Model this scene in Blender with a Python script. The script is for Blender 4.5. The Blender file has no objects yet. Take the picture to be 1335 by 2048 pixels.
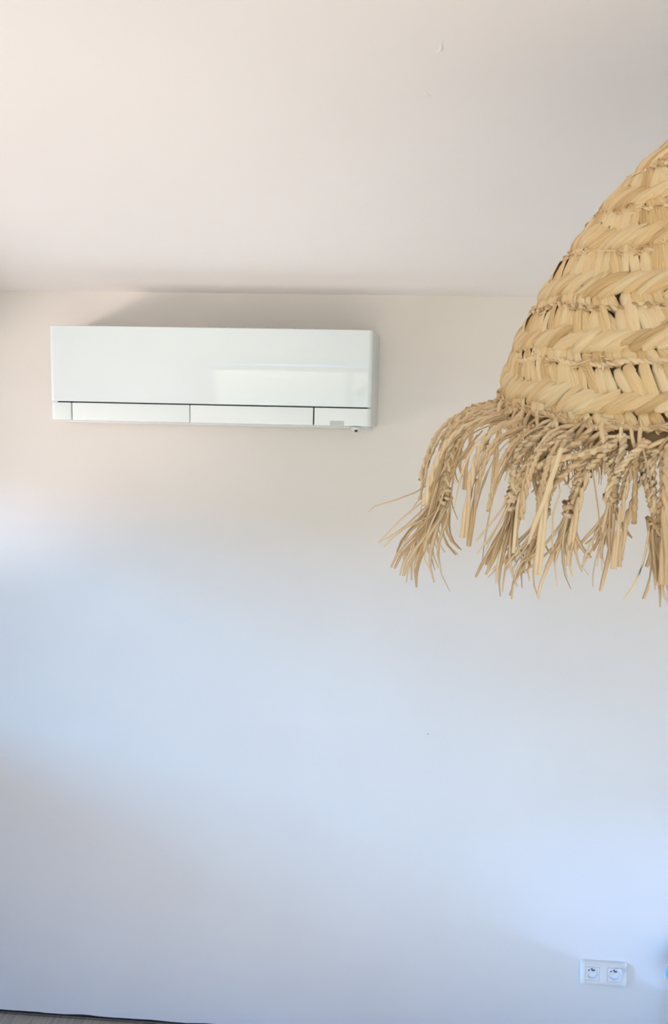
import bpy, bmesh, math, random
from mathutils import Vector, Matrix, noise

random.seed(7)
scene = bpy.context.scene
COL = scene.collection
PI = math.pi

# ------------------------------------------------------------------ camera
CAM = Vector((-0.7612, -2.5052, 1.8314))
YAW, PITCH, ROLL, FPX = 0.0612, -0.0329, 0.0275, 1540.0
cy, sy, cp, sp, cr, sr = (math.cos(YAW), math.sin(YAW), math.cos(PITCH),
                          math.sin(PITCH), math.cos(ROLL), math.sin(ROLL))
fwd = Vector((-sy * cp, cy * cp, sp))
rgt = Vector((cy, sy, 0.0))
upv = rgt.cross(fwd)
rgt, upv = rgt * cr + upv * sr, -rgt * sr + upv * cr
cam_data = bpy.data.cameras.new('camera')
cam = bpy.data.objects.new('camera', cam_data)
COL.objects.link(cam)
cam.matrix_world = Matrix(((rgt.x, upv.x, -fwd.x, CAM.x), (rgt.y, upv.y, -fwd.y, CAM.y),
                           (rgt.z, upv.z, -fwd.z, CAM.z), (0, 0, 0, 1)))
cam_data.sensor_fit = 'VERTICAL'
cam_data.sensor_height = 36.0
cam_data.lens = 36.0 * FPX / 2048.0
cam_data.clip_start = 0.02
cam_data.dof.use_dof = True
cam_data.dof.focus_distance = 1.45
cam_data.dof.aperture_fstop = 14.0
scene.camera = cam

# ------------------------------------------------------------------ light
scene.view_settings.view_transform = 'Standard'
scene.view_settings.look = 'None'
scene.view_settings.gamma = 1.0
scene.view_settings.use_curve_mapping = False
scene.view_settings.exposure = 0.02

world = bpy.data.worlds.new('daylight_sky')
scene.world = world
world.use_nodes = True
wn, wl = world.node_tree.nodes, world.node_tree.links
sky = wn.new('ShaderNodeTexSky')
sky.sky_type = 'NISHITA'
sky.sun_disc = False
sky.sun_elevation = math.radians(48)
sky.sun_rotation = math.radians(40)
SKY = 0.08
wn['Background'].inputs['Strength'].default_value = SKY
wl.new(sky.outputs['Color'], wn['Background'].inputs['Color'])


def area(name, loc, target, sx, sy_, power, color):
    d = bpy.data.lights.new(name, 'AREA')
    d.shape = 'RECTANGLE'
    d.size, d.size_y = sx, sy_
    d.energy, d.color = power, color
    o = bpy.data.objects.new(name, d)
    COL.objects.link(o)
    o.location = loc
    o.rotation_euler = (Vector(target) - Vector(loc)).to_track_quat('-Z', 'Y').to_euler()
    return o


# daylight outside the two windows: open sky from above, sunlit ground from below
area('side_window_sky_light', (-11.0, -4.3, 4.1), (-2.4, -1.4, 1.6), 6.0, 2.2, 1130, (0.12, 0.49, 1.0))
area('side_window_ground_light', (-6.7, -3.4, -1.2), (-2.6, -1.6, 1.6), 4.0, 2.2, 585, (1.0, 0.81, 0.75))
area('garden_door_sky_light', (-0.7, -15.0, 3.9), (-0.7, -5.2, 1.4), 13.0, 4.0, 1330, (0.21, 0.46, 1.0))
gd = bpy.data.lights.new('glint_standin_spot', 'SPOT')  # added spot standing in for a glint off glass, throws the wall patch
gd.energy, gd.color, gd.shadow_soft_size = 1200, (0.25, 0.45, 0.98), 0.014
glint = bpy.data.objects.new('glint_standin_spot', gd)
COL.objects.link(glint)
glint.location = (-6.3, -2.6, 2.33)
g_edge = (Vector((-0.45, 0.0, 0.35)) - Vector(glint.location)).normalized()
g_axis = (Vector((1.00, 0.0, 0.18)) - Vector(glint.location)).normalized()
gd.spot_size, gd.spot_blend = 2 * g_edge.angle(g_axis), 0.7
glint.rotation_euler = g_axis.to_track_quat('-Z', 'Y').to_euler()

sun_d = bpy.data.lights.new('sun', 'SUN')
sun_d.energy, sun_d.angle, sun_d.color = 16.6, 0.01, (1.0, 0.965, 0.77)
sun = bpy.data.objects.new('sun', sun_d)
COL.objects.link(sun)
sun.rotation_euler = Vector((0.10, 0.865, -0.44)).to_track_quat('-Z', 'Y').to_euler()

# ------------------------------------------------------------------ materials


def new_mat(name):
    m = bpy.data.materials.new(name)
    m.use_nodes = True
    nt = m.node_tree
    return m, nt.nodes, nt.links, nt.nodes['Principled BSDF']


def plain(name, color, rough=0.5, spec=0.5, coat=0.0):
    m, n, l, b = new_mat(name)
    b.inputs['Base Color'].default_value = (*color, 1)
    b.inputs['Roughness'].default_value = rough
    b.inputs['Specular IOR Level'].default_value = spec
    b.inputs['Coat Weight'].default_value = coat
    return m


def noise_mat(name, c1, c2, scale, rough=0.6, bump=0.0, bscale=60.0, bdist=0.002, spec=0.3, stretch=(1, 1, 1)):
    m, n, l, b = new_mat(name)
    tc = n.new('ShaderNodeTexCoord')
    mp = n.new('ShaderNodeMapping')
    mp.inputs['Scale'].default_value = stretch
    l.new(tc.outputs['Object'], mp.inputs['Vector'])
    t = n.new('ShaderNodeTexNoise')
    t.inputs['Scale'].default_value = scale
    t.inputs['Detail'].default_value = 5
    l.new(mp.outputs['Vector'], t.inputs['Vector'])
    r = n.new('ShaderNodeValToRGB')
    r.color_ramp.elements[0].position, r.color_ramp.elements[1].position = 0.3, 0.7
    r.color_ramp.elements[0].color = (*c1, 1)
    r.color_ramp.elements[1].color = (*c2, 1)
    l.new(t.outputs['Fac'], r.inputs['Fac'])
    l.new(r.outputs['Color'], b.inputs['Base Color'])
    b.inputs['Roughness'].default_value = rough
    b.inputs['Specular IOR Level'].default_value = spec
    if bump:
        t2 = n.new('ShaderNodeTexNoise')
        t2.inputs['Scale'].default_value = bscale
        t2.inputs['Detail'].default_value = 4
        l.new(mp.outputs['Vector'], t2.inputs['Vector'])
        bp = n.new('ShaderNodeBump')
        bp.inputs['Strength'].default_value = bump
        bp.inputs['Distance'].default_value = bdist
        l.new(t2.outputs['Fac'], bp.inputs['Height'])
        l.new(bp.outputs['Normal'], b.inputs['Normal'])
    return m


M_WALL = noise_mat('wall_paint', (0.795, 0.765, 0.73), (0.825, 0.80, 0.77), 2.2, 0.75, 0.25, 5.0, 0.004, 0.2)
M_CEIL = noise_mat('ceiling_paint', (0.845, 0.832, 0.832), (0.872, 0.862, 0.865), 1.6, 0.7, 0.3, 4.0, 0.006, 0.25)
M_WHITE = plain('window_frame_white', (0.8, 0.8, 0.79), 0.4)
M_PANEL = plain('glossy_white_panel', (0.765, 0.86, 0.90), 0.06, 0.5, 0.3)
M_AC = plain('satin_white_plastic', (0.70, 0.72, 0.72), 0.38, 0.4)
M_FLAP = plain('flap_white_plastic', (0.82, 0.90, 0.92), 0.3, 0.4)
M_ACDARK = plain('dark_slot', (0.03, 0.03, 0.03), 0.7)
M_ACGREY = plain('grey_plastic', (0.55, 0.57, 0.56), 0.35)
M_SOCKET = plain('socket_white', (0.86, 0.88, 0.88), 0.3, 0.5)
M_HOLE = plain('socket_hole', (0.04, 0.045, 0.06), 0.6)
M_PIN = plain('brushed_pin', (0.25, 0.26, 0.28), 0.35)
M_PIN.node_tree.nodes['Principled BSDF'].inputs['Metallic'].default_value = 1.0
M_TURQ = noise_mat('turquoise_glaze', (0.03, 0.45, 0.62), (0.06, 0.58, 0.74), 6, 0.2, spec=0.5)
M_GROUND = noise_mat('terrace_stone', (0.36, 0.345, 0.31), (0.48, 0.46, 0.42), 1.5, 0.8)
M_LEAF = noise_mat('hedge_green', (0.03, 0.07, 0.02), (0.10, 0.18, 0.05), 9.0, 0.7)
M_CABLE = noise_mat('cable_textile', (0.10, 0.08, 0.06), (0.14, 0.11, 0.08), 80, 0.7)

# floor: grey-brown wood-look boards
M_FLOOR, n, l, b = new_mat('grey_brown_wood_floor')
tc = n.new('ShaderNodeTexCoord')
br = n.new('ShaderNodeTexBrick')
br.inputs['Scale'].default_value = 1.0
br.inputs['Brick Width'].default_value = 1.2
br.inputs['Row Height'].default_value = 0.19
br.inputs['Mortar Size'].default_value = 0.0015
br.inputs['Color1'].default_value = (0.36, 0.325, 0.29, 1)
br.inputs['Color2'].default_value = (0.44, 0.40, 0.36, 1)
br.inputs['Mortar'].default_value = (0.05, 0.045, 0.04, 1)
l.new(tc.outputs['Object'], br.inputs['Vector'])
mp = n.new('ShaderNodeMapping')
mp.inputs['Scale'].default_value = (40, 3, 1)
l.new(tc.outputs['Object'], mp.inputs['Vector'])
tn = n.new('ShaderNodeTexNoise')
tn.inputs['Scale'].default_value = 2.0
tn.inputs['Detail'].default_value = 6
l.new(mp.outputs['Vector'], tn.inputs['Vector'])
mx = n.new('ShaderNodeMix')
mx.data_type = 'RGBA'
mx.blend_type = 'OVERLAY'
mx.inputs['Factor'].default_value = 0.6
l.new(br.outputs['Color'], mx.inputs['A'])
l.new(tn.outputs['Fac'], mx.inputs['B'])
l.new(mx.outputs['Result'], b.inputs['Base Color'])
b.inputs['Roughness'].default_value = 0.45

# thin clear glazing
M_GLASS = bpy.data.materials.new('window_glass')
M_GLASS.use_nodes = True
n, l = M_GLASS.node_tree.nodes, M_GLASS.node_tree.links
n.remove(n['Principled BSDF'])
fr = n.new('ShaderNodeFresnel')
fr.inputs['IOR'].default_value = 1.25
tr = n.new('ShaderNodeBsdfTransparent')
gl = n.new('ShaderNodeBsdfGlossy')
gl.inputs['Roughness'].default_value = 0.02
ms = n.new('ShaderNodeMixShader')
l.new(fr.outputs['Fac'], ms.inputs['Fac'])
l.new(tr.outputs[0], ms.inputs[1])
l.new(gl.outputs[0], ms.inputs[2])
l.new(ms.outputs[0], n['Material Output'].inputs['Surface'])


def straw_mat(name, dark, mid, light, fibre=26.0, bump=0.6):
    m, n, l, b = new_mat(name)
    oi = n.new('ShaderNodeObjectInfo')
    ge = n.new('ShaderNodeNewGeometry')
    ad = n.new('ShaderNodeMath')
    ad.operation = 'ADD'
    l.new(oi.outputs['Random'], ad.inputs[0])
    l.new(ge.outputs['Random Per Island'], ad.inputs[1])
    fc = n.new('ShaderNodeMath')
    fc.operation = 'FRACT'
    l.new(ad.outputs[0], fc.inputs[0])
    uv = n.new('ShaderNodeUVMap')
    mp = n.new('ShaderNodeMapping')
    mp.inputs['Scale'].default_value = (1.2, fibre, 1)
    l.new(uv.outputs['UV'], mp.inputs['Vector'])
    cmb = n.new('ShaderNodeCombineXYZ')
    l.new(fc.outputs[0], cmb.inputs['Z'])
    va = n.new('ShaderNodeVectorMath')
    va.operation = 'ADD'
    sc = n.new('ShaderNodeVectorMath')
    sc.operation = 'SCALE'
    sc.inputs['Scale'].default_value = 50
    l.new(cmb.outputs[0], sc.inputs[0])
    l.new(mp.outputs['Vector'], va.inputs[0])
    l.new(sc.outputs[0], va.inputs[1])
    t = n.new('ShaderNodeTexNoise')
    t.inputs['Scale'].default_value = 1.0
    t.inputs['Detail'].default_value = 3
    l.new(va.outputs[0], t.inputs['Vector'])
    mxf = n.new('ShaderNodeMath')
    mxf.operation = 'MULTIPLY_ADD'
    mxf.inputs[1].default_value = 0.75
    l.new(t.outputs['Fac'], mxf.inputs[0])
    hf = n.new('ShaderNodeMath')
    hf.operation = 'MULTIPLY_ADD'
    hf.inputs[1].default_value = 0.55
    hf.inputs[2].default_value = -0.14
    l.new(fc.outputs[0], hf.inputs[0])
    l.new(hf.outputs[0], mxf.inputs[2])
    r = n.new('ShaderNodeValToRGB')
    e = r.color_ramp.elements
    e[0].position, e[0].color = 0.12, (*dark, 1)
    e[1].position, e[1].color = 0.85, (*light, 1)
    k = e.new(0.42)
    k.color = (*mid, 1)
    l.new(mxf.outputs[0], r.inputs['Fac'])
    l.new(r.outputs['Color'], b.inputs['Base Color'])
    b.inputs['Roughness'].default_value = 0.55
    b.inputs['Specular IOR Level'].default_value = 0.3
    bp = n.new('ShaderNodeBump')
    bp.inputs['Strength'].default_value = bump
    bp.inputs['Distance'].default_value = 0.0012
    l.new(t.outputs['Fac'], bp.inputs['Height'])
    l.new(bp.outputs['Normal'], b.inputs['Normal'])
    return m


M_STRAW = straw_mat('palm_leaf_straw', (0.54, 0.33, 0.13), (0.90, 0.645, 0.33), (0.98, 0.79, 0.48), 26.0, 0.9)
M_CORD = straw_mat('twisted_straw_cord', (0.46, 0.30, 0.14), (0.80, 0.58, 0.33), (0.96, 0.77, 0.49), 3.0, 0.4)
M_CORE = noise_mat('shade_straw_core', (0.30, 0.19, 0.09), (0.48, 0.33, 0.17), 30, 0.8)

# ------------------------------------------------------------------ helpers


def link(name, me, mat=None, parent=None):
    o = bpy.data.objects.new(name, me)
    COL.objects.link(o)
    if mat is not None and me is not None and len(me.materials) == 0:
        me.materials.append(mat)
    if parent is not None:
        o.parent = parent
    return o


def from_bm(name, bm, mat, parent=None, smooth=False):
    me = bpy.data.meshes.new(name)
    bmesh.ops.recalc_face_normals(bm, faces=bm.faces)
    bm.to_mesh(me)
    bm.free()
    if smooth:
        for p in me.polygons:
            p.use_smooth = True
    return link(name, me, mat, parent)


def box(bm, x0, x1, y0, y1, z0, z1):
    vs = [bm.verts.new((x, y, z)) for x in (x0, x1) for y in (y0, y1) for z in (z0, z1)]
    for f in ((0, 1, 3, 2), (4, 6, 7, 5), (0, 4, 5, 1), (2, 3, 7, 6), (0, 2, 6, 4), (1, 5, 7, 3)):
        bm.faces.new([vs[i] for i in f])
    return vs


def hexa(bm, pts):
    """eight points ordered like box(): x0y0z0, x0y0z1, x0y1z0, x0y1z1, x1..."""
    vs = [bm.verts.new(p) for p in pts]
    for f in ((0, 1, 3, 2), (4, 6, 7, 5), (0, 4, 5, 1), (2, 3, 7, 6), (0, 2, 6, 4), (1, 5, 7, 3)):
        bm.faces.new([vs[i] for i in f])
    return vs


def bevel(o, w, seg=3):
    m = o.modifiers.new('bevel', 'BEVEL')
    m.width, m.segments = w, seg
    m.limit_method = 'ANGLE'
    m.angle_limit = math.radians(35)
    for p in o.data.polygons:
        p.use_smooth = True
    return o


def tag(o, label=None, cat=None, group=None, kind=None):
    if label: o['label'] = label
    if cat: o['category'] = cat
    if group: o['group'] = group
    if kind: o['kind'] = kind
    return o


def empty(name, loc=(0, 0, 0)):
    o = bpy.data.objects.new(name, None)
    COL.objects.link(o)
    o.location = loc
    o.empty_display_size = 0.05
    return o


def lathe(bm, prof, seg=48, close=False):
    rings = []
    for r, z in prof:
        rings.append([bm.verts.new((r * math.cos(2 * PI * k / seg), r * math.sin(2 * PI * k / seg), z)) for k in range(seg)])
    for a, c in zip(rings, rings[1:]):
        for k in range(seg):
            bm.faces.new((a[k], a[(k + 1) % seg], c[(k + 1) % seg], c[k]))
    if close:
        bm.faces.new(rings[0][::-1])
        bm.faces.new(rings[-1])


# ------------------------------------------------------------------ room shell
XL, XR, YB, YF, ZC = -2.62, 1.75, 0.0, -5.2, 2.452
TH = 0.22
bm = bmesh.new()
box(bm, XL - TH, XR + TH, YF - TH, YB + TH, -0.15, 0.0)
tag(from_bm('floor', bm, M_FLOOR), 'grey-brown wood-look floor, a sliver at the foot of the wall', kind='structure')
bm = bmesh.new()
box(bm, XL - TH, XR + TH, YF - TH, YB + TH, ZC, ZC + 0.2)
ceiling = tag(from_bm('ceiling', bm, M_CEIL), 'off-white painted plaster ceiling', kind='structure')

# rear wall: its lower plaster edge is slightly ragged above a dark gap at the floor
bm = bmesh.new()
box(bm, XL - TH, XR + TH, YB + 0.012, YB + TH, 0.0, ZC)
NX = 160
prev = None
for i in range(NX + 1):
    x = XL - TH + (XR - XL + 2 * TH) * i / NX
    zb = 0.013 + 0.0035 * noise.noise(Vector((x * 9, 0, 0))) + 0.002 * noise.noise(Vector((x * 31, 3, 0)))
    cur = [bm.verts.new((x, YB, ZC)), bm.verts.new((x, YB, zb)), bm.verts.new((x, YB + 0.014, zb + 0.001))]
    if prev:
        bm.faces.new((prev[0], prev[1], cur[1], cur[0]))
        bm.faces.new((prev[1], prev[2], cur[2], cur[1]))
    prev = cur
wall_back = tag(from_bm('wall_back', bm, M_WALL), 'off-white painted plaster wall', kind='structure')
bm = bmesh.new()
box(bm, XL, XR, YB + 0.0085, YB + 0.0118, 0.0, 0.014)
gap = from_bm('floor_joint', bm, plain('joint_dark', (0.02, 0.02, 0.022), 0.8), wall_back)

# wall with the side window
WY0, WY1, WZ0, WZ1 = -2.7, -0.22, 1.13, 2.0
bm = bmesh.new()
box(bm, XL - TH, XL, YF - TH, WY0, 0, ZC)
box(bm, XL - TH, XL, WY1, YB + 0.01, 0, ZC)
box(bm, XL - TH, XL, WY0, WY1, 0, WZ0)
box(bm, XL - TH, XL, WY0, WY1, WZ1, ZC)
wall_left = tag(from_bm('wall_left', bm, M_WALL), 'off-white wall with the side window', kind='structure')
bm = bmesh.new()
box(bm, XR, XR + TH, YF - TH, YB + 0.01, 0, ZC)
tag(from_bm('wall_right', bm, M_WALL), 'off-white wall opposite the side window', kind='structure')
DX0, DX1, DZ0, DZ1 = -2.45, 1.45, 0.03, 2.2
bm = bmesh.new()
box(bm, XL, DX0, YF - TH, YF, 0, ZC)
box(bm, DX1, XR, YF - TH, YF, 0, ZC)
box(bm, DX0, DX1, YF - TH, YF, 0, DZ0)
box(bm, DX0, DX1, YF - TH, YF, DZ1, ZC)
tag(from_bm('wall_front', bm, M_WALL), 'off-white wall with the wide glazed garden door', kind='structure')

# window_1 (side) and window_2 (garden door)
w1 = empty('window_1', (XL - 0.15, 0, 0))
tag(w1, 'white framed side window', kind='structure')
bm = bmesh.new()
t = 0.05
ym = (WY0 + WY1) / 2
box(bm, -.03, .03, WY0, WY1, WZ0, WZ0 + t)
box(bm, -.03, .03, WY0, WY1, WZ1 - t, WZ1)
box(bm, -.03, .03, WY0, WY0 + t, WZ0 + t, WZ1 - t)
box(bm, -.03, .03, WY1 - t, WY1, WZ0 + t, WZ1 - t)
from_bm('window_frame', bm, M_WHITE, w1)
bm = bmesh.new()
box(bm, -.003, .003, WY0 + t, WY1 - t, WZ0 + t, WZ1 - t)
from_bm('pane', bm, M_GLASS, w1)
w2 = empty('window_2', (0, YF - 0.14, 0))
tag(w2, 'wide white framed sliding garden door', kind='structure')
xm = (DX0 + DX1) / 2
bm = bmesh.new()
box(bm, DX0, DX1, -.04, .04, DZ0, DZ0 + t)
box(bm, DX0, DX1, -.04, .04, DZ1 - t, DZ1)
for xa, xb in ((DX0, DX0 + t), (xm - .04, xm + .04), (DX1 - t, DX1)):
    box(bm, xa, xb, -.04, .04, DZ0 + t, DZ1 - t)
from_bm('window_frame', bm, M_WHITE, w2)
for xa, xb in ((DX0 + t, xm - .04), (xm + .04, DX1 - t)):
    bm = bmesh.new()
    box(bm, xa, xb, -.003, .003, DZ0 + t, DZ1 - t)
    from_bm('pane', bm, M_GLASS, w2)

# the ground outside and a low garden wall with shrubs beyond the door
bm = bmesh.new()
box(bm, -40, 40, -60, 30, -1.6, -1.4)
tag(from_bm('ground', bm, M_GROUND), 'pale sunlit stone ground outside', kind='structure')

# small traces in the plaster
bm = bmesh.new()
bmesh.ops.create_circle(bm, cap_ends=True, radius=0.0016, segments=10)
nh = from_bm('nail_hole', bm, M_HOLE, wall_back)
nh.rotation_euler = (PI / 2, 0, 0)
nh.location = (-0.588, -0.0004, 1.033)


def plaster_ridge(x, y, length, width, ang):
    bm = bmesh.new()
    a = []
    for i in range(13):
        u = i / 12
        w = width * math.sin(PI * u) ** 0.7 * (0.7 + 0.6 * random.random()) + 0.0004
        lx = (u - .5) * length
        ly = 0.12 * length * math.sin(u * 5)
        a.append([bm.verts.new((lx, ly - w, 0)), bm.verts.new((lx, ly, -0.0012 * math.sin(PI * u) - 0.0002)), bm.verts.new((lx, ly + w, 0))])
    for p, q in zip(a, a[1:]):
        bm.faces.new((p[0], p[1], q[1], q[0]))
        bm.faces.new((p[1], p[2], q[2], q[1]))
    o = from_bm('plaster_ridge', bm, M_CEIL, ceiling, True)
    o.location = (x, y, ZC - 0.0001)
    o.rotation_euler = (0, 0, ang)


plaster_ridge(-0.716, -1.257, 0.035, 0.004, 0.5)
plaster_ridge(-0.707, -1.268, 0.018, 0.0025, 1.2)
plaster_ridge(-0.698, -1.396, 0.03, 0.003, -1.2)
plaster_ridge(-1.20, -1.36, 0.012, 0.002, 0.3)

# ------------------------------------------------------------------ air conditioner
ac = empty('air_conditioner', (-1.30, 0.0, 2.02))
tag(ac, 'white glossy split air conditioner mounted on the wall under the ceiling', 'air conditioner')
AX, AZ = -1.30, 2.02


def acp(x, y, z):
    return (x - AX, y, z - AZ)


ZT, ZS, ZB = 2.302, 2.0712, 2.0165       # panel top, panel/flap joint, flap bottom


def fy(z):                               # front face depth: the bottom leans back to the wall
    return -(0.163 + 0.027 * (z - ZB) / (ZT - ZB))


XLF, XRF = -1.794, -0.800
# casing behind the panel, wider at the wall
bm = bmesh.new()
hexa(bm, [acp(-1.776, -0.136, 2.0175), acp(-1.776, -0.168, 2.299), acp(-1.800, -0.0005, 2.027), acp(-1.800, -0.0005, 2.322),
          acp(-0.806, -0.136, 2.0175), acp(-0.806, -0.168, 2.299), acp(-0.781, -0.0005, 2.027), acp(-0.781, -0.0005, 2.322)])
bevel(from_bm('casing', bm, M_AC, ac), 0.006, 3)


def front_piece(name, x0, x1, z0, z1, mat, depth=0.022, bev=0.004, out=0.0, round_l=False, round_r=False):
    """a slab of the front face between x0..x1 and z0..z1 with rounded outer corners"""
    bm = bmesh.new()
    R = 0.014
    outline = []
    if round_l:
        for k in range(7):
            a = PI / 2 * k / 6
            outline.append((x0 + R - R * math.cos(a), R - R * math.sin(a)))
    else:
        outline.append((x0, 0.0))
    if round_r:
        for k in range(7):
            a = PI / 2 * (1 - k / 6)
            outline.append((x1 - R + R * math.cos(a), R - R * math.sin(a)))
    else:
        outline.append((x1, 0.0))
    outline += [(x1, depth), (x0, depth)]
    rows = []
    for z in (z0, z1):
        rows.append([bm.verts.new(acp(x, fy(z) + dy - out, z)) for x, dy in outline])
    nn = len(outline)
    for k in range(nn):
        bm.faces.new((rows[0][k], rows[0][(k + 1) % nn], rows[1][(k + 1) % nn], rows[1][k]))
    bm.faces.new(rows[0])
    bm.faces.new(rows[1])
    o = from_bm(name, bm, mat, ac)
    return bevel(o, bev, 3)


front_piece('front_panel', XLF, XRF, ZS + 0.0022, ZT, M_PANEL, bev=0.0035, round_l=True, round_r=True)
XG1, XG2, XG3 = -1.7265, -1.3555, -0.9745
front_piece('end_cover', XLF + 0.001, XG1 - 0.002, ZB, ZS - 0.0018, M_FLAP, bev=0.0015, round_l=True)
front_piece('air_flap', XG1 + 0.002, XG2 - 0.0012, ZB, ZS - 0.0018, M_FLAP, bev=0.0015)
front_piece('air_flap', XG2 + 0.0012, XG3 - 0.002, ZB, ZS - 0.0018, M_FLAP, bev=0.0015)
front_piece('end_cover', XG3 + 0.002, XRF - 0.001, ZB, ZS - 0.0018, M_FLAP, bev=0.0015, round_r=True)
# dark void behind the joints
bm = bmesh.new()
hexa(bm, [acp(-1.775, fy(ZB) + .012, ZB + .004), acp(-1.775, fy(ZS) + .012, ZS + .006), acp(-1.775, fy(ZB) + .03, ZB + .004), acp(-1.775, fy(ZS) + .03, ZS + .006),
          acp(-.812, fy(ZB) + .012, ZB + .004), acp(-.812, fy(ZS) + .012, ZS + .006), acp(-.812, fy(ZB) + .03, ZB + .004), acp(-.812, fy(ZS) + .03, ZS + .006)])
from_bm('joint_recess', bm, M_ACDARK, ac)
# underside tray, receiver window, sensor eye
bm = bmesh.new()
hexa(bm, [acp(-1.765, -0.140, 2.011), acp(-1.765, -0.140, 2.024), acp(-1.790, -0.02, 2.016), acp(-1.790, -0.02, 2.03),
          acp(-0.812, -0.140, 2.011), acp(-0.812, -0.140, 2.024), acp(-0.795, -0.02, 2.016), acp(-0.795, -0.02, 2.03)])
bevel(from_bm('bottom_tray', bm, M_AC, ac), 0.003, 2)
bm = bmesh.new()
zz0, zz1 = ZB + 0.0005, ZB + 0.0145
hexa(bm, [acp(-0.924, fy(zz0) - .0008, zz0), acp(-0.924, fy(zz1) - .0008, zz1), acp(-0.924, fy(zz0) + .003, zz0), acp(-0.924, fy(zz1) + .003, zz1),
          acp(-0.882, fy(zz0) - .0008, zz0), acp(-0.882, fy(zz1) - .0008, zz1), acp(-0.882, fy(zz0) + .003, zz0), acp(-0.882, fy(zz1) + .003, zz1)])
tag(from_bm('receiver_window', bm, M_ACGREY, ac), 'small grey receiver window')
bm = bmesh.new()
lathe(bm, [(0.0001, -0.0125), (0.008, -0.012), (0.0125, -0.009), (0.0155, -0.002), (0.016, 0.004)], 24)
eye = from_bm('sensor_eye', bm, M_AC, ac, True)
eye.location = acp(-0.846, -0.146, 2.0105)
bm = bmesh.new()
box(bm, -0.0045, 0.0045, -0.0005, 0.002, -0.0045, 0.0045)
sl = bevel(from_bm('sensor_slot', bm, M_ACDARK, eye), 0.001, 2)
sl.location = (0.001, -0.0135, -0.0068)
# top intake slats
for i in range(6):
    bm = bmesh.new()
    box(bm, 0, 0.056, -0.060, -0.050, 0, 0.0235)
    s = from_bm('intake_slat', bm, M_AC, ac)
    s.location = acp(-1.33 + i * 0.068, 0, 2.3095)

# ------------------------------------------------------------------ double wall socket
so = empty('wall_socket', (0, 0, 0.278))
tag(so, 'white double wall socket low on the wall above the floor', 'socket')
bm = bmesh.new()
PW, PH, PT = 0.0755, 0.040, 0.0130


def plate_grid(bm):
    # plate with two square openings: build from strips
    op = [(-0.0578, -0.0128), (0.0128, 0.0578)]
    oh = 0.0225
    xs = [-PW, op[0][0], op[0][1], op[1][0], op[1][1], PW]
    zs = [-PH, -oh, oh, PH]
    for i in range(5):
        for j in range(3):
            if j == 1 and i in (1, 3):
                continue
            box(bm, xs[i], xs[i + 1], -PT, -0.0002, zs[j], zs[j + 1])
    bmesh.ops.remove_doubles(bm, verts=bm.verts, dist=1e-6)
    # drop the inner double faces
    seen = {}
    for f in list(bm.faces):
        seen.setdefault(tuple(sorted(v.index for v in f.verts)), []).append(f)
    bad = [f for fs in seen.values() if len(fs) > 1 for f in fs]
    bmesh.ops.delete(bm, geom=bad, context='FACES_ONLY')


plate_grid(bm)
bm.verts.index_update()
for v in bm.verts:                       # soft outer slope
    if v.co.y < -0.005 and (abs(abs(v.co.x) - PW) < 1e-5):
        v.co.x *= 0.965
    if v.co.y < -0.005 and (abs(abs(v.co.z) - PH) < 1e-5):
        v.co.z *= 0.90
bevel(from_bm('cover_plate', bm, M_SOCKET, so), 0.002, 3)
for xc in (-0.0353, 0.0353):
    ins = empty('socket_insert', (xc, -0.0100, 0))
    ins.parent = so
    bm = bmesh.new()
    # square face with a round well, as a ring of quads
    S, RW, NN = 0.0218, 0.0185, 40
    outer, rim_, low, flo = [], [], [], []
    for k in range(NN):
        a = 2 * PI * k / NN
        c_, s_ = math.cos(a), math.sin(a)
        q = S / max(abs(c_), abs(s_))
        outer.append(bm.verts.new((q * c_, -0.002, q * s_)))
        rim_.append(bm.verts.new((RW * c_, -0.002, RW * s_)))
        low.append(bm.verts.new((RW * .97 * c_, 0.0090, RW * .97 * s_)))
        flo.append(bm.verts.new((RW * .9 * c_, 0.0097, RW * .9 * s_)))
    for A, B in ((outer, rim_), (rim_, low), (low, flo)):
        for k in range(NN):
            bm.faces.new((A[k], A[(k + 1) % NN], B[(k + 1) % NN], B[k]))
    bm.faces.new(flo)
    face = from_bm('socket_face', bm, M_SOCKET, ins)
    for hx in (-0.0085, 0.0085):
        bm = bmesh.new()
        bmesh.ops.create_circle(bm, cap_ends=True, radius=0.0027, segments=16)
        h = from_bm('contact_hole', bm, M_HOLE, ins)
        h.rotation_euler = (PI / 2, 0, 0)
        h.location = (hx, 0.0094, 0.0045)
    bm = bmesh.new()
    lathe(bm, [(0.0024, 0.0), (0.0024, 0.012), (0.0012, 0.0145), (0.0002, 0.015)], 16)
    p = from_bm('earth_pin', bm, M_PIN, ins, True)
    p.rotation_euler = (PI / 2, 0, 0)
    p.location = (0, 0.0096, 0.0105)
    for dx in (-0.0222, 0.0222):         # shadow joints beside each insert
        bm = bmesh.new()
        box(bm, dx - 0.0005, dx + 0.0005, -0.0022, 0.0, -0.0215, 0.0215)
        from_bm('insert_joint', bm, M_ACGREY, ins)

# ------------------------------------------------------------------ turquoise vase at the picture's edge
bm = bmesh.new()
prof_v = [(0.0001, 0.0), (0.026, 0.0), (0.027, 0.006), (0.016, 0.02), (0.011, 0.06), (0.010, 0.24), (0.013, 0.295)]
for k in range(1, 10):                   # globe-shaped bud
    a_ = -PI / 2 + PI * (k + .6) / 11
    prof_v.append((0.040 * math.cos(a_), 0.345 + 0.040 * math.sin(a_)))
prof_v += [(0.014, 0.392), (0.018, 0.405), (0.015, 0.406), (0.011, 0.39), (0.0001, 0.37)]
lathe(bm, prof_v, 48)
vase = from_bm('vase', bm, M_TURQ, None, True)
vase.location = (0.2045, -0.10, 0.0)
tag(vase, 'slender turquoise globe vase beside the socket, only its edge showing', 'vase')

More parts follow.
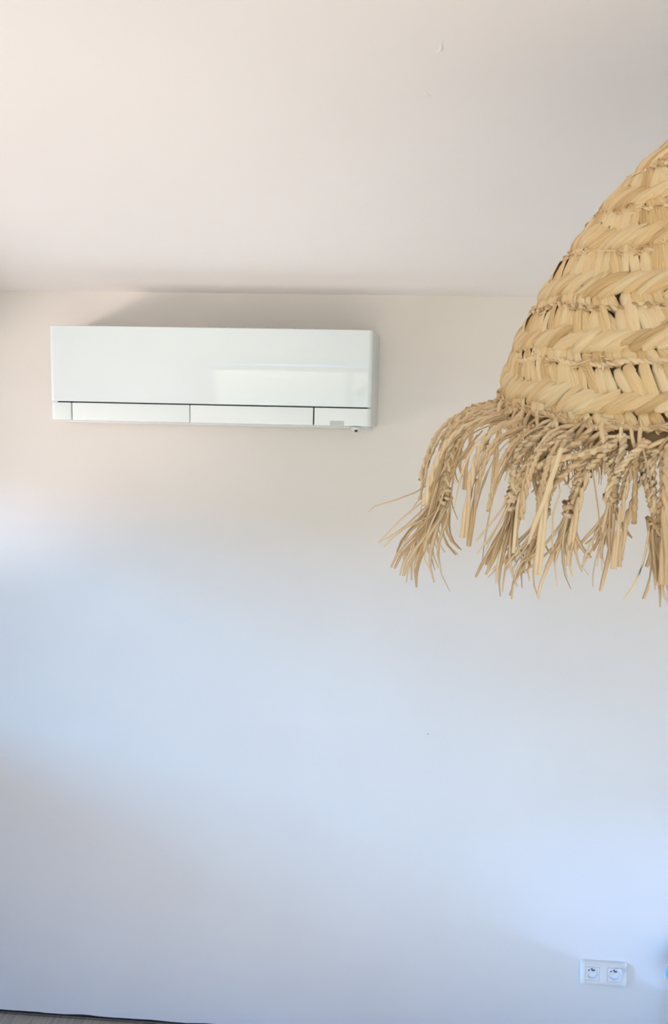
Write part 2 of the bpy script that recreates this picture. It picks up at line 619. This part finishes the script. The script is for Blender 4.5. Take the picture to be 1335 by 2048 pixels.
# ------------------------------------------------------------------ straw pendant lamp
TILT = math.radians(12.5)
RC = Vector((-0.3431, -1.55, 1.9185))
lamp = empty('pendant_lamp', RC)
lamp.rotation_euler = (TILT, 0, 0)
tag(lamp, 'bell-shaped woven straw pendant lamp with a long ragged fringe hanging from the ceiling', 'lamp')
LM = Matrix.Translation(RC) @ Matrix.Rotation(TILT, 4, 'X')
PROF = [(0.2760, 0.000), (0.2752, 0.0105), (0.2713, 0.0289), (0.2648, 0.0536), (0.2574, 0.0840), (0.2448, 0.1124), (0.2341, 0.1340),
        (0.2240, 0.1540), (0.2139, 0.1730), (0.2000, 0.1930), (0.1880, 0.2142), (0.1748, 0.2330), (0.1630, 0.2482), (0.1499, 0.2660),
        (0.1340, 0.2818), (0.1175, 0.2986), (0.1000, 0.3150), (0.0800, 0.3310), (0.0600, 0.3440), (0.0400, 0.3530), (0.0220, 0.3580)]
SL = [0.0]
for (r0, z0), (r1, z1) in zip(PROF, PROF[1:]):
    SL.append(SL[-1] + math.hypot(r1 - r0, z1 - z0))


def prof_at(s):
    s = max(0.0, min(SL[-1] - 1e-6, s))
    for i in range(len(SL) - 1):
        if s <= SL[i + 1]:
            break
    t_ = (s - SL[i]) / (SL[i + 1] - SL[i])
    (r0, z0), (r1, z1) = PROF[i], PROF[i + 1]
    return r0 + (r1 - r0) * t_, z0 + (z1 - z0) * t_


def surf(s, th):
    """frame on the shade: point, right (along the rows), up the slope, outward normal"""
    r, z = prof_at(s)
    ra, za = prof_at(s - 0.012)
    rb, zb = prof_at(s + 0.012)
    d = Vector((rb - ra, 0, zb - za)).normalized()
    c_, s_ = math.cos(th), math.sin(th)
    P = Vector((r * c_, r * s_, z))
    et = Vector((-s_, c_, 0))
    es = Vector((d.x * c_, d.x * s_, d.z))
    return P, et, es, et.cross(es)


# inner body of the shade
bm = bmesh.new()
inner = [(max(r - 0.004, 0.01), z) for r, z in PROF]
inner2 = [(max(r - 0.008, 0.008), z - 0.002) for r, z in PROF][::-1]
lathe(bm, inner + inner2, 96)
shade = from_bm('shade', bm, M_CORE, lamp, True)

NV = 6
strip_meshes = []


def strip_verts(rv):
    """unit strip: x -.5..'.5 along, y -.5...5 across, z in metres; 24 quads"""
    nl, nc = 6, 4
    vs, uvs, fs = [], [], []
    bend = rv.uniform(-0.12, 0.12)
    for i in range(nl + 1):
        u = i / nl
        w = 0.34 + 0.66 * math.sin(PI * min(max(u * 0.88 + 0.06, 0), 1)) ** 0.65
        w *= rv.uniform(0.93, 1.07)
        for j in range(nc + 1):
            v = j / nc - 0.5
            zz = 0.0036 * math.cos(PI * v) ** 0.7 - 0.0036 * abs(2 * u - 1) ** 3 + rv.uniform(-1, 1) * 0.00025
            if j in (0, nc):
                zz -= 0.0012
            vs.append((u - 0.5, v * w + bend * math.sin(PI * u), zz))
            uvs.append((u, j / nc))
    for i in range(nl):
        for j in range(nc):
            a = i * (nc + 1) + j
            fs.append((a, a + nc + 1, a + nc + 2, a + 1))
    return vs, uvs, fs


rv = random.Random(3)
STRIPS = [strip_verts(rv) for _ in range(NV)]


def mesh_from(name, vs, fs, uvs, mat):
    me = bpy.data.meshes.new(name)
    me.from_pydata(vs, [], fs)
    uvl = me.uv_layers.new(name='UVMap')
    flat = []
    for lp in me.loops:
        flat.extend(uvs[lp.vertex_index])
    uvl.data.foreach_set('uv', flat)
    me.polygons.foreach_set('use_smooth', [True] * len(me.polygons))
    me.materials.append(mat)
    return me


for k in range(NV):
    v_, u_, f_ = STRIPS[k]
    strip_meshes.append(mesh_from('straw_strip', v_, f_, u_, M_STRAW))


def project(Pw):
    d = Pw - CAM
    z = d.dot(fwd)
    return 667.5 + FPX * d.dot(rgt) / z, 1024 - FPX * d.dot(upv) / z, z


# seams of the sewn plait, measured up the slope from the rim
SEAMS = [0.024, 0.079, 0.135, 0.199, 0.252, 0.312, 0.366, 0.410]
placed = []
rs = random.Random(11)
for b_ in range(len(SEAMS) - 1):
    s0, s1 = SEAMS[b_], SEAMS[b_ + 1]
    W = s1 - s0
    for course in ('stub', 'upper', 'lower'):
        cv, ang, ln, wd, off, roll = {
            'upper': (0.72, -55, 0.84 * W, 0.0182, 0.0018, 19),
            'lower': (0.39, 35, 0.72 * W, 0.0140, 0.0036, 24),
            'stub': (0.11, -50, 0.42 * W, 0.0150, 0.0012, 20)}[course]
        r_, _z = prof_at(s0 + cv * W)
        N = max(8, int(2 * PI * r_ / (0.0130 if course == 'lower' else 0.0114)))
        ph = rs.random() * 6.28
        for k in range(N):
            th = ph + 2 * PI * (k + rs.uniform(-.14, .14)) / N
            wob = 0.004 * math.sin(th * 3 + b_ * 1.7) + 0.0025 * math.sin(th * 11 + b_)
            s = s0 + cv * W + wob + rs.uniform(-.0016, .0016)
            P, et, es, nn = surf(s, th)
            a = math.radians(ang + rs.gauss(0, 7))
            ex = et * math.cos(a) + es * math.sin(a)
            ex = (ex - nn * rs.gauss(0, 0.03)).normalized()
            ey = nn.cross(ex).normalized()
            rr = math.radians(roll + rs.gauss(0, 7))
            ey2 = ey * math.cos(rr) + nn * math.sin(rr)
            ez = ex.cross(ey2).normalized()
            L_, W_ = ln * rs.uniform(.88, 1.14), wd * rs.uniform(.78, 1.2)
            P = P + nn * (off + 0.003 * math.sin(PI * cv) + rs.uniform(-.0006, .0008))
            m4 = Matrix(((ex.x * L_, ey2.x * W_, ez.x, P.x), (ex.y * L_, ey2.y * W_, ez.y, P.y),
                         (ex.z * L_, ey2.z * W_, ez.z, P.z), (0, 0, 0, 1)))
            Pw = LM @ P
            nw = LM.to_3x3() @ nn
            view = (CAM - Pw)
            facing = nw.dot(view.normalized())
            px, py, zz = project(Pw)
            score = L_ * W_ * facing / (zz * zz) if (facing > 0.12 and px < 1335) else -1
            if course == 'stub':
                score *= 0.3
            placed.append((score, rs.randrange(NV), m4))
placed.sort(key=lambda q: -q[0])
single, rest = [q for q in placed[:290] if q[0] > 0], placed[290:]
for sc_, kv, m4 in single:
    o = bpy.data.objects.new('straw_strip', strip_meshes[kv])
    COL.objects.link(o)
    o.parent = shade
    o.matrix_basis = m4
vs, fs, us = [], [], []
for sc_, kv, m4 in rest:
    v_, u_, f_ = STRIPS[kv]
    base = len(vs)
    vs.extend([tuple(m4 @ Vector(p)) for p in v_])
    us.extend(u_)
    fs.extend([tuple(i + base for i in f) for f in f_])
tag(link('straw_plait', mesh_from('straw_plait', vs, fs, us, M_STRAW), None, shade), kind='stuff')


def tube(vs, fs, us, path, rad, sides=5, flat=1.0, u0=0.0):
    """sweep a polygon along a path (radius per point)"""
    base = len(vs)
    npt = len(path)
    ref = Vector((0.31, 0.17, 0.93))
    for i, p in enumerate(path):
        t_ = (path[min(i + 1, npt - 1)] - path[max(i - 1, 0)])
        if t_.length < 1e-9:
            t_ = Vector((0, 0, 1))
        t_.normalize()
        a = t_.cross(ref)
        if a.length < 1e-4:
            a = t_.cross(Vector((1, 0, 0)))
        a.normalize()
        b2 = t_.cross(a)
        for k in range(sides):
            g = 2 * PI * k / sides
            q = p + a * (rad[i] * math.cos(g)) + b2 * (rad[i] * flat * math.sin(g))
            vs.append(tuple(q))
            us.append((u0 + i / npt, k / sides))
    for i in range(npt - 1):
        for k in range(sides):
            a_, b_ = base + i * sides + k, base + i * sides + (k + 1) % sides
            fs.append((a_, b_, b_ + sides, a_ + sides))


def bez(p0, p1, p2, p3, n):
    out = []
    for i in range(n + 1):
        t_ = i / n
        q = 1 - t_
        out.append(p0 * q ** 3 + p1 * 3 * q * q * t_ + p2 * 3 * q * t_ * t_ + p3 * t_ ** 3)
    return out


def twisted(vs, fs, us, path, rad, pitch, rnd, sides=5):
    """two plies wound round one another along path"""
    total = [0.0]
    for a, b_ in zip(path, path[1:]):
        total.append(total[-1] + (b_ - a).length)
    ph = rnd.random() * 6.28
    for ply in (0, PI):
        pts, rr = [], []
        for i, p in enumerate(path):
            t_ = (path[min(i + 1, len(path) - 1)] - path[max(i - 1, 0)]).normalized()
            a = t_.cross(Vector((0.31, 0.17, 0.93))).normalized()
            b2 = t_.cross(a)
            g = ph + ply + 2 * PI * total[i] / pitch
            pts.append(p + (a * math.cos(g) + b2 * math.sin(g)) * rad * 0.75)
            rr.append(rad * rnd.uniform(.8, 1.15))
        tube(vs, fs, us, pts, rr, sides, 1.0, ply)


# twisted sewing cord along every seam
rc = random.Random(23)
for b_, s0 in enumerate(SEAMS[:-1]):
    vs, fs, us = [], [], []
    r_, _z = prof_at(s0)
    n_ = int(2 * PI * r_ / 0.0045)
    path = []
    for k in range(n_ + 1):
        th = 2 * PI * k / n_
        P, et, es, nn = surf(s0 + 0.004 * math.sin(th * 3 + b_ * 1.7) + 0.0025 * math.sin(th * 11 + b_) + 0.0012 * math.sin(th * 37 + b_), th)
        path.append(P + nn * (0.0040 + 0.0009 * math.sin(th * 23)))
    twisted(vs, fs, us, path, 0.0024, 0.015, rc)
    # loose wisps sticking out of the seam
    for k in range(int(r_ * 700)):
        th = rc.random() * 6.28
        P, et, es, nn = surf(s0 + rc.uniform(-.005, .007), th)
        d = et * rc.uniform(-1, 1) + es * rc.uniform(-.45, .45) + nn * rc.uniform(0.0, .25)
        q0 = P + nn * 0.0045
        L_ = rc.uniform(.010, .030)
        pts = bez(q0, q0 + d * L_ * .4 + nn * .004, q0 + d * L_ * .8 + nn * .003, q0 + d * L_ - nn * .001, 5)
        tube(vs, fs, us, pts, [.0012, .0015, .0015, .0013, .001, .0004], 4, 0.5, rc.random() * 9)
    link('seam_cord', mesh_from('seam_cord', vs, fs, us, M_CORD), None, shade)

# wrapped rim
vs, fs, us = [], [], []
NW = 190
for k in range(NW):
    th = 2 * PI * (k + rc.uniform(-.3, .3)) / NW
    P, et, es, nn = surf(0.011 + rc.uniform(-.003, .003), th)
    a = math.radians(rc.choice((62, 95, 118, 40)) + rc.gauss(0, 12))
    d = et * math.cos(a) + es * math.sin(a)
    h = rc.uniform(.013, .019)
    o_ = P + nn * .002
    pts = bez(o_ - d * h - nn * .004, o_ - d * h * .7 + nn * .008, o_ + d * h * .7 + nn * .008, o_ + d * h - nn * .003, 6)
    tube(vs, fs, us, pts, [rc.uniform(.0022, .0038)] * 7, 5, 0.7, rc.random() * 9)
link('rim_binding', mesh_from('rim_binding', vs, fs, us, M_CORD), None, lamp)

# fringe: cords leave the rim, gather in knots and fray out into tassels
rf = random.Random(41)
R0 = PROF[0][0]
K = 52


def smooth(a, b_, x):
    t_ = max(0.0, min(1.0, (x - a) / (b_ - a)))
    return t_ * t_ * (3 - 2 * t_)


def cyl(th, rho, z):
    return Vector((rho * math.cos(th), rho * math.sin(th), z))


down = Vector((0, -math.sin(TILT), -math.cos(TILT)))      # true down in lamp axes
for kk in range(K):
    thk = 2 * PI * (kk + rf.uniform(-.32, .32)) / K - PI
    # the fringe springs outwards most on one flank
    dg = abs((math.degrees(thk) - 180 + 180) % 360 - 180)
    flare = 1.0 - smooth(12, 48, dg)
    if flare > .3 and kk % 2:
        continue
    kout = 0.014 + 0.062 * flare + rf.uniform(-.014, .014)
    kz = -(0.050 + 0.026 * flare) + rf.uniform(-.026, .018)
    knot = cyl(thk, R0 + kout, kz)
    er = cyl(thk, 1, 0)
    et = cyl(thk + PI / 2, 1, 0)
    # the tassel below the knot
    vs, fs, us = [], [], []
    nf = rf.randint(18, 28)
    lean = er * (0.06 + 0.62 * flare + rf.uniform(-.22, .14)) + et * rf.uniform(-.38, .38)
    fat = rf.uniform(.16, .34)
    for f_i in range(nf):
        Lf = (0.068 + 0.034 * flare) * rf.uniform(.45, 1.2)
        spl = et * rf.gauss(0, fat) + er * rf.gauss(0, fat * .8)
        d = (down + lean + spl).normalized()
        d2 = (down + lean * .6 + spl * 1.35 + et * rf.gauss(0, .12)).normalized()
        st = knot + et * rf.uniform(-.006, .006) + er * rf.uniform(-.005, .005) + down * rf.uniform(-.008, .010)
        pts = bez(st, st + (down + spl * .3) * Lf * .3, st + d * Lf * .7, st + d2 * Lf, 6)
        w = rf.uniform(.0010, .0024)
        tube(vs, fs, us, pts, [w * .9, w, w * 1.1, w * 1.1, w, w * .9, w * .6], 4, rf.uniform(.35, .8), rf.random() * 9)
    # untidy knot
    for j in range(rf.randint(2, 4)):
        tiltk = Vector((rf.uniform(-.6, .6), rf.uniform(-.6, .6), rf.uniform(-.6, .6)))
        pts = []
        for q in range(8):
            g = 2 * PI * q / 8 + j
            o_ = (er * math.cos(g) + et * math.sin(g)) * rf.uniform(.0045, .0072)
            pts.append(knot + o_ + down * (rf.uniform(-.002, .002) + o_.dot(tiltk) + (j - 1) * .004))
        tube(vs, fs, us, pts, [rf.uniform(.0018, .003)] * 8, 5, 1.0, rf.random() * 9)
    root = link('tassel', mesh_from('tassel', vs, fs, us, M_CORD), None, lamp)
    # twisted cords from the rim to the knot
    nc_ = rf.randint(4, 7)
    for j in range(nc_):
        da = (j - (nc_ - 1) / 2) * math.radians(3.0) + rf.uniform(-.03, .03)
        if rf.random() < .3:
            da += rf.choice((-1, 1)) * math.radians(10)
        tha = thk + da
        p0 = cyl(tha, R0 + .003, rf.uniform(.004, .016))
        tilt_out = er * (0.012 + 0.050 * flare + rf.uniform(0, .010))
        p1 = p0 + cyl(tha, 1, 0) * (0.008 + 0.064 * flare) + et * rf.uniform(-.008, .008) + Vector((0, 0, -.010 - .012 * (1 - flare)))
        p2 = knot - down * (rf.uniform(.016, .038) + .022 * flare) + et * rf.uniform(-.010, .010) + (p0 + tilt_out - knot) * .25 * (1 - flare)
        path = bez(p0, p1, p2, knot + et * rf.uniform(-.004, .004), 20)
        vs, fs, us = [], [], []
        twisted(vs, fs, us, path, rf.uniform(.0020, .0031), rf.uniform(.010, .016), rf)
        link('twisted_cord', mesh_from('twisted_cord', vs, fs, us, M_CORD), None, root)

# single loose fibres and shorter hanging cords between the knots
for k in range(240):
    th = 2 * PI * rf.random() - PI
    dg = abs((math.degrees(th) - 180 + 180) % 360 - 180)
    flare = 1.0 - smooth(12, 48, dg)
    er, et = cyl(th, 1, 0), cyl(th + PI / 2, 1, 0)
    p0 = cyl(th, R0 + .003, rf.uniform(.002, .012))
    L_ = rf.uniform(.05, .125) + .04 * flare
    if flare > .3 and k % 5 > 3:
        continue
    out = er * (.012 + .07 * flare + rf.uniform(-.008, .02)) + et * rf.uniform(-.03, .03)
    p3 = p0 + down * L_ + out
    pts = bez(p0, p0 + er * (.012 + .06 * flare), p0 + out * .9 + down * L_ * .45, p3, 16)
    vs, fs, us = [], [], []
    if rf.random() < .62:
        twisted(vs, fs, us, pts, rf.uniform(.0017, .0026), .013, rf)
    else:
        w = rf.uniform(.0014, .0026)
        tube(vs, fs, us, pts, [w * (1 - .5 * (i / 16) ** 3) for i in range(17)], 4, .45, rf.random() * 9)
    link('loose_straw', mesh_from('loose_straw', vs, fs, us, M_CORD), None, lamp)

# a few long stray straws that stick out of the fringe
INV = LM.inverted()
STRAYS = [([(-0.660, -1.55, 1.872), (-0.6899, -1.55, 1.8462), (-0.7199, -1.552, 1.8269), (-0.7443, -1.556, 1.817), (-0.7687, -1.56, 1.8088), (-0.7778, -1.56, 1.8011)], .0012, .7),
          ([(-0.640, -1.55, 1.905), (-0.6751, -1.55, 1.862), (-0.7014, -1.55, 1.8244), (-0.7374, -1.55, 1.7924), (-0.7631, -1.55, 1.7637)], .0019, .6),
          ([(-0.645, -1.54, 1.90), (-0.672, -1.54, 1.856), (-0.700, -1.54, 1.815), (-0.730, -1.54, 1.785), (-0.752, -1.54, 1.768)], .0021, .6),
          ([(-0.650, -1.56, 1.89), (-0.6786, -1.56, 1.8495), (-0.6956, -1.56, 1.8124), (-0.7097, -1.56, 1.7784), (-0.7149, -1.56, 1.7494)], .0020, .5),
          ([(-0.6000, -1.795, 1.872), (-0.6088, -1.80, 1.845), (-0.6147, -1.80, 1.8246), (-0.622, -1.80, 1.804), (-0.628, -1.80, 1.7844)], .0026, .35),
          ([(-0.588, -1.745, 1.835), (-0.5945, -1.745, 1.81), (-0.5929, -1.74, 1.7801), (-0.5904, -1.74, 1.763), (-0.5871, -1.74, 1.74)], .0013, .6)]
for pts_w, w, fl in STRAYS:
    vs, fs, us = [], [], []
    tube(vs, fs, us, [INV @ Vector(p) for p in pts_w], [w] * (len(pts_w) - 1) + [w * .6], 5, fl, rf.random() * 9)
    link('loose_straw', mesh_from('loose_straw', vs, fs, us, M_CORD), None, lamp)

# hanging gear
apex = Vector((0, 0, PROF[-1][1]))
bm = bmesh.new()
lathe(bm, [(0.024, -0.012), (0.026, 0.0), (0.024, 0.010), (0.012, 0.018), (0.005, 0.020)], 32)
cap = from_bm('shade_cap', bm, M_CABLE, lamp, True)
cap.location = apex
inv = LM.inverted()
apex_w = LM @ (apex + Vector((0, 0, .018)))
top_l = inv @ Vector((apex_w.x, apex_w.y, ZC - .02))
vs, fs, us = [], [], []
tube(vs, fs, us, bez(apex + Vector((0, 0, .015)), apex + Vector((0, 0, .04)), top_l - (top_l - apex).normalized() * .02, top_l, 12), [.0032] * 13, 8)
link('cable', mesh_from('cable', vs, fs, us, M_CABLE), None, lamp)
bm = bmesh.new()
lathe(bm, [(0.0001, -0.026), (0.010, -0.026), (0.045, -0.020), (0.05, -0.012), (0.05, -0.0002), (0.0001, -0.0002)], 40)
rose = from_bm('ceiling_rose', bm, M_WHITE, lamp, True)
rose.matrix_basis = inv @ Matrix.Translation((apex_w.x, apex_w.y, ZC))
bm = bmesh.new()
lathe(bm, [(0.018, 0.0), (0.019, -0.05), (0.0175, -0.055)], 24)
hold = from_bm('lamp_holder', bm, M_CABLE, lamp, True)
hold.location = apex + Vector((0, 0, -.008))
bm = bmesh.new()
lathe(bm, [(0.012, 0), (0.014, -.02), (0.028, -.05), (0.030, -.07), (0.022, -.09), (0.0001, -.098)], 24)
bulb = from_bm('bulb', bm, plain('frosted_bulb', (.85, .85, .83), .3), lamp, True)
bulb.location = apex + Vector((0, 0, -.06))
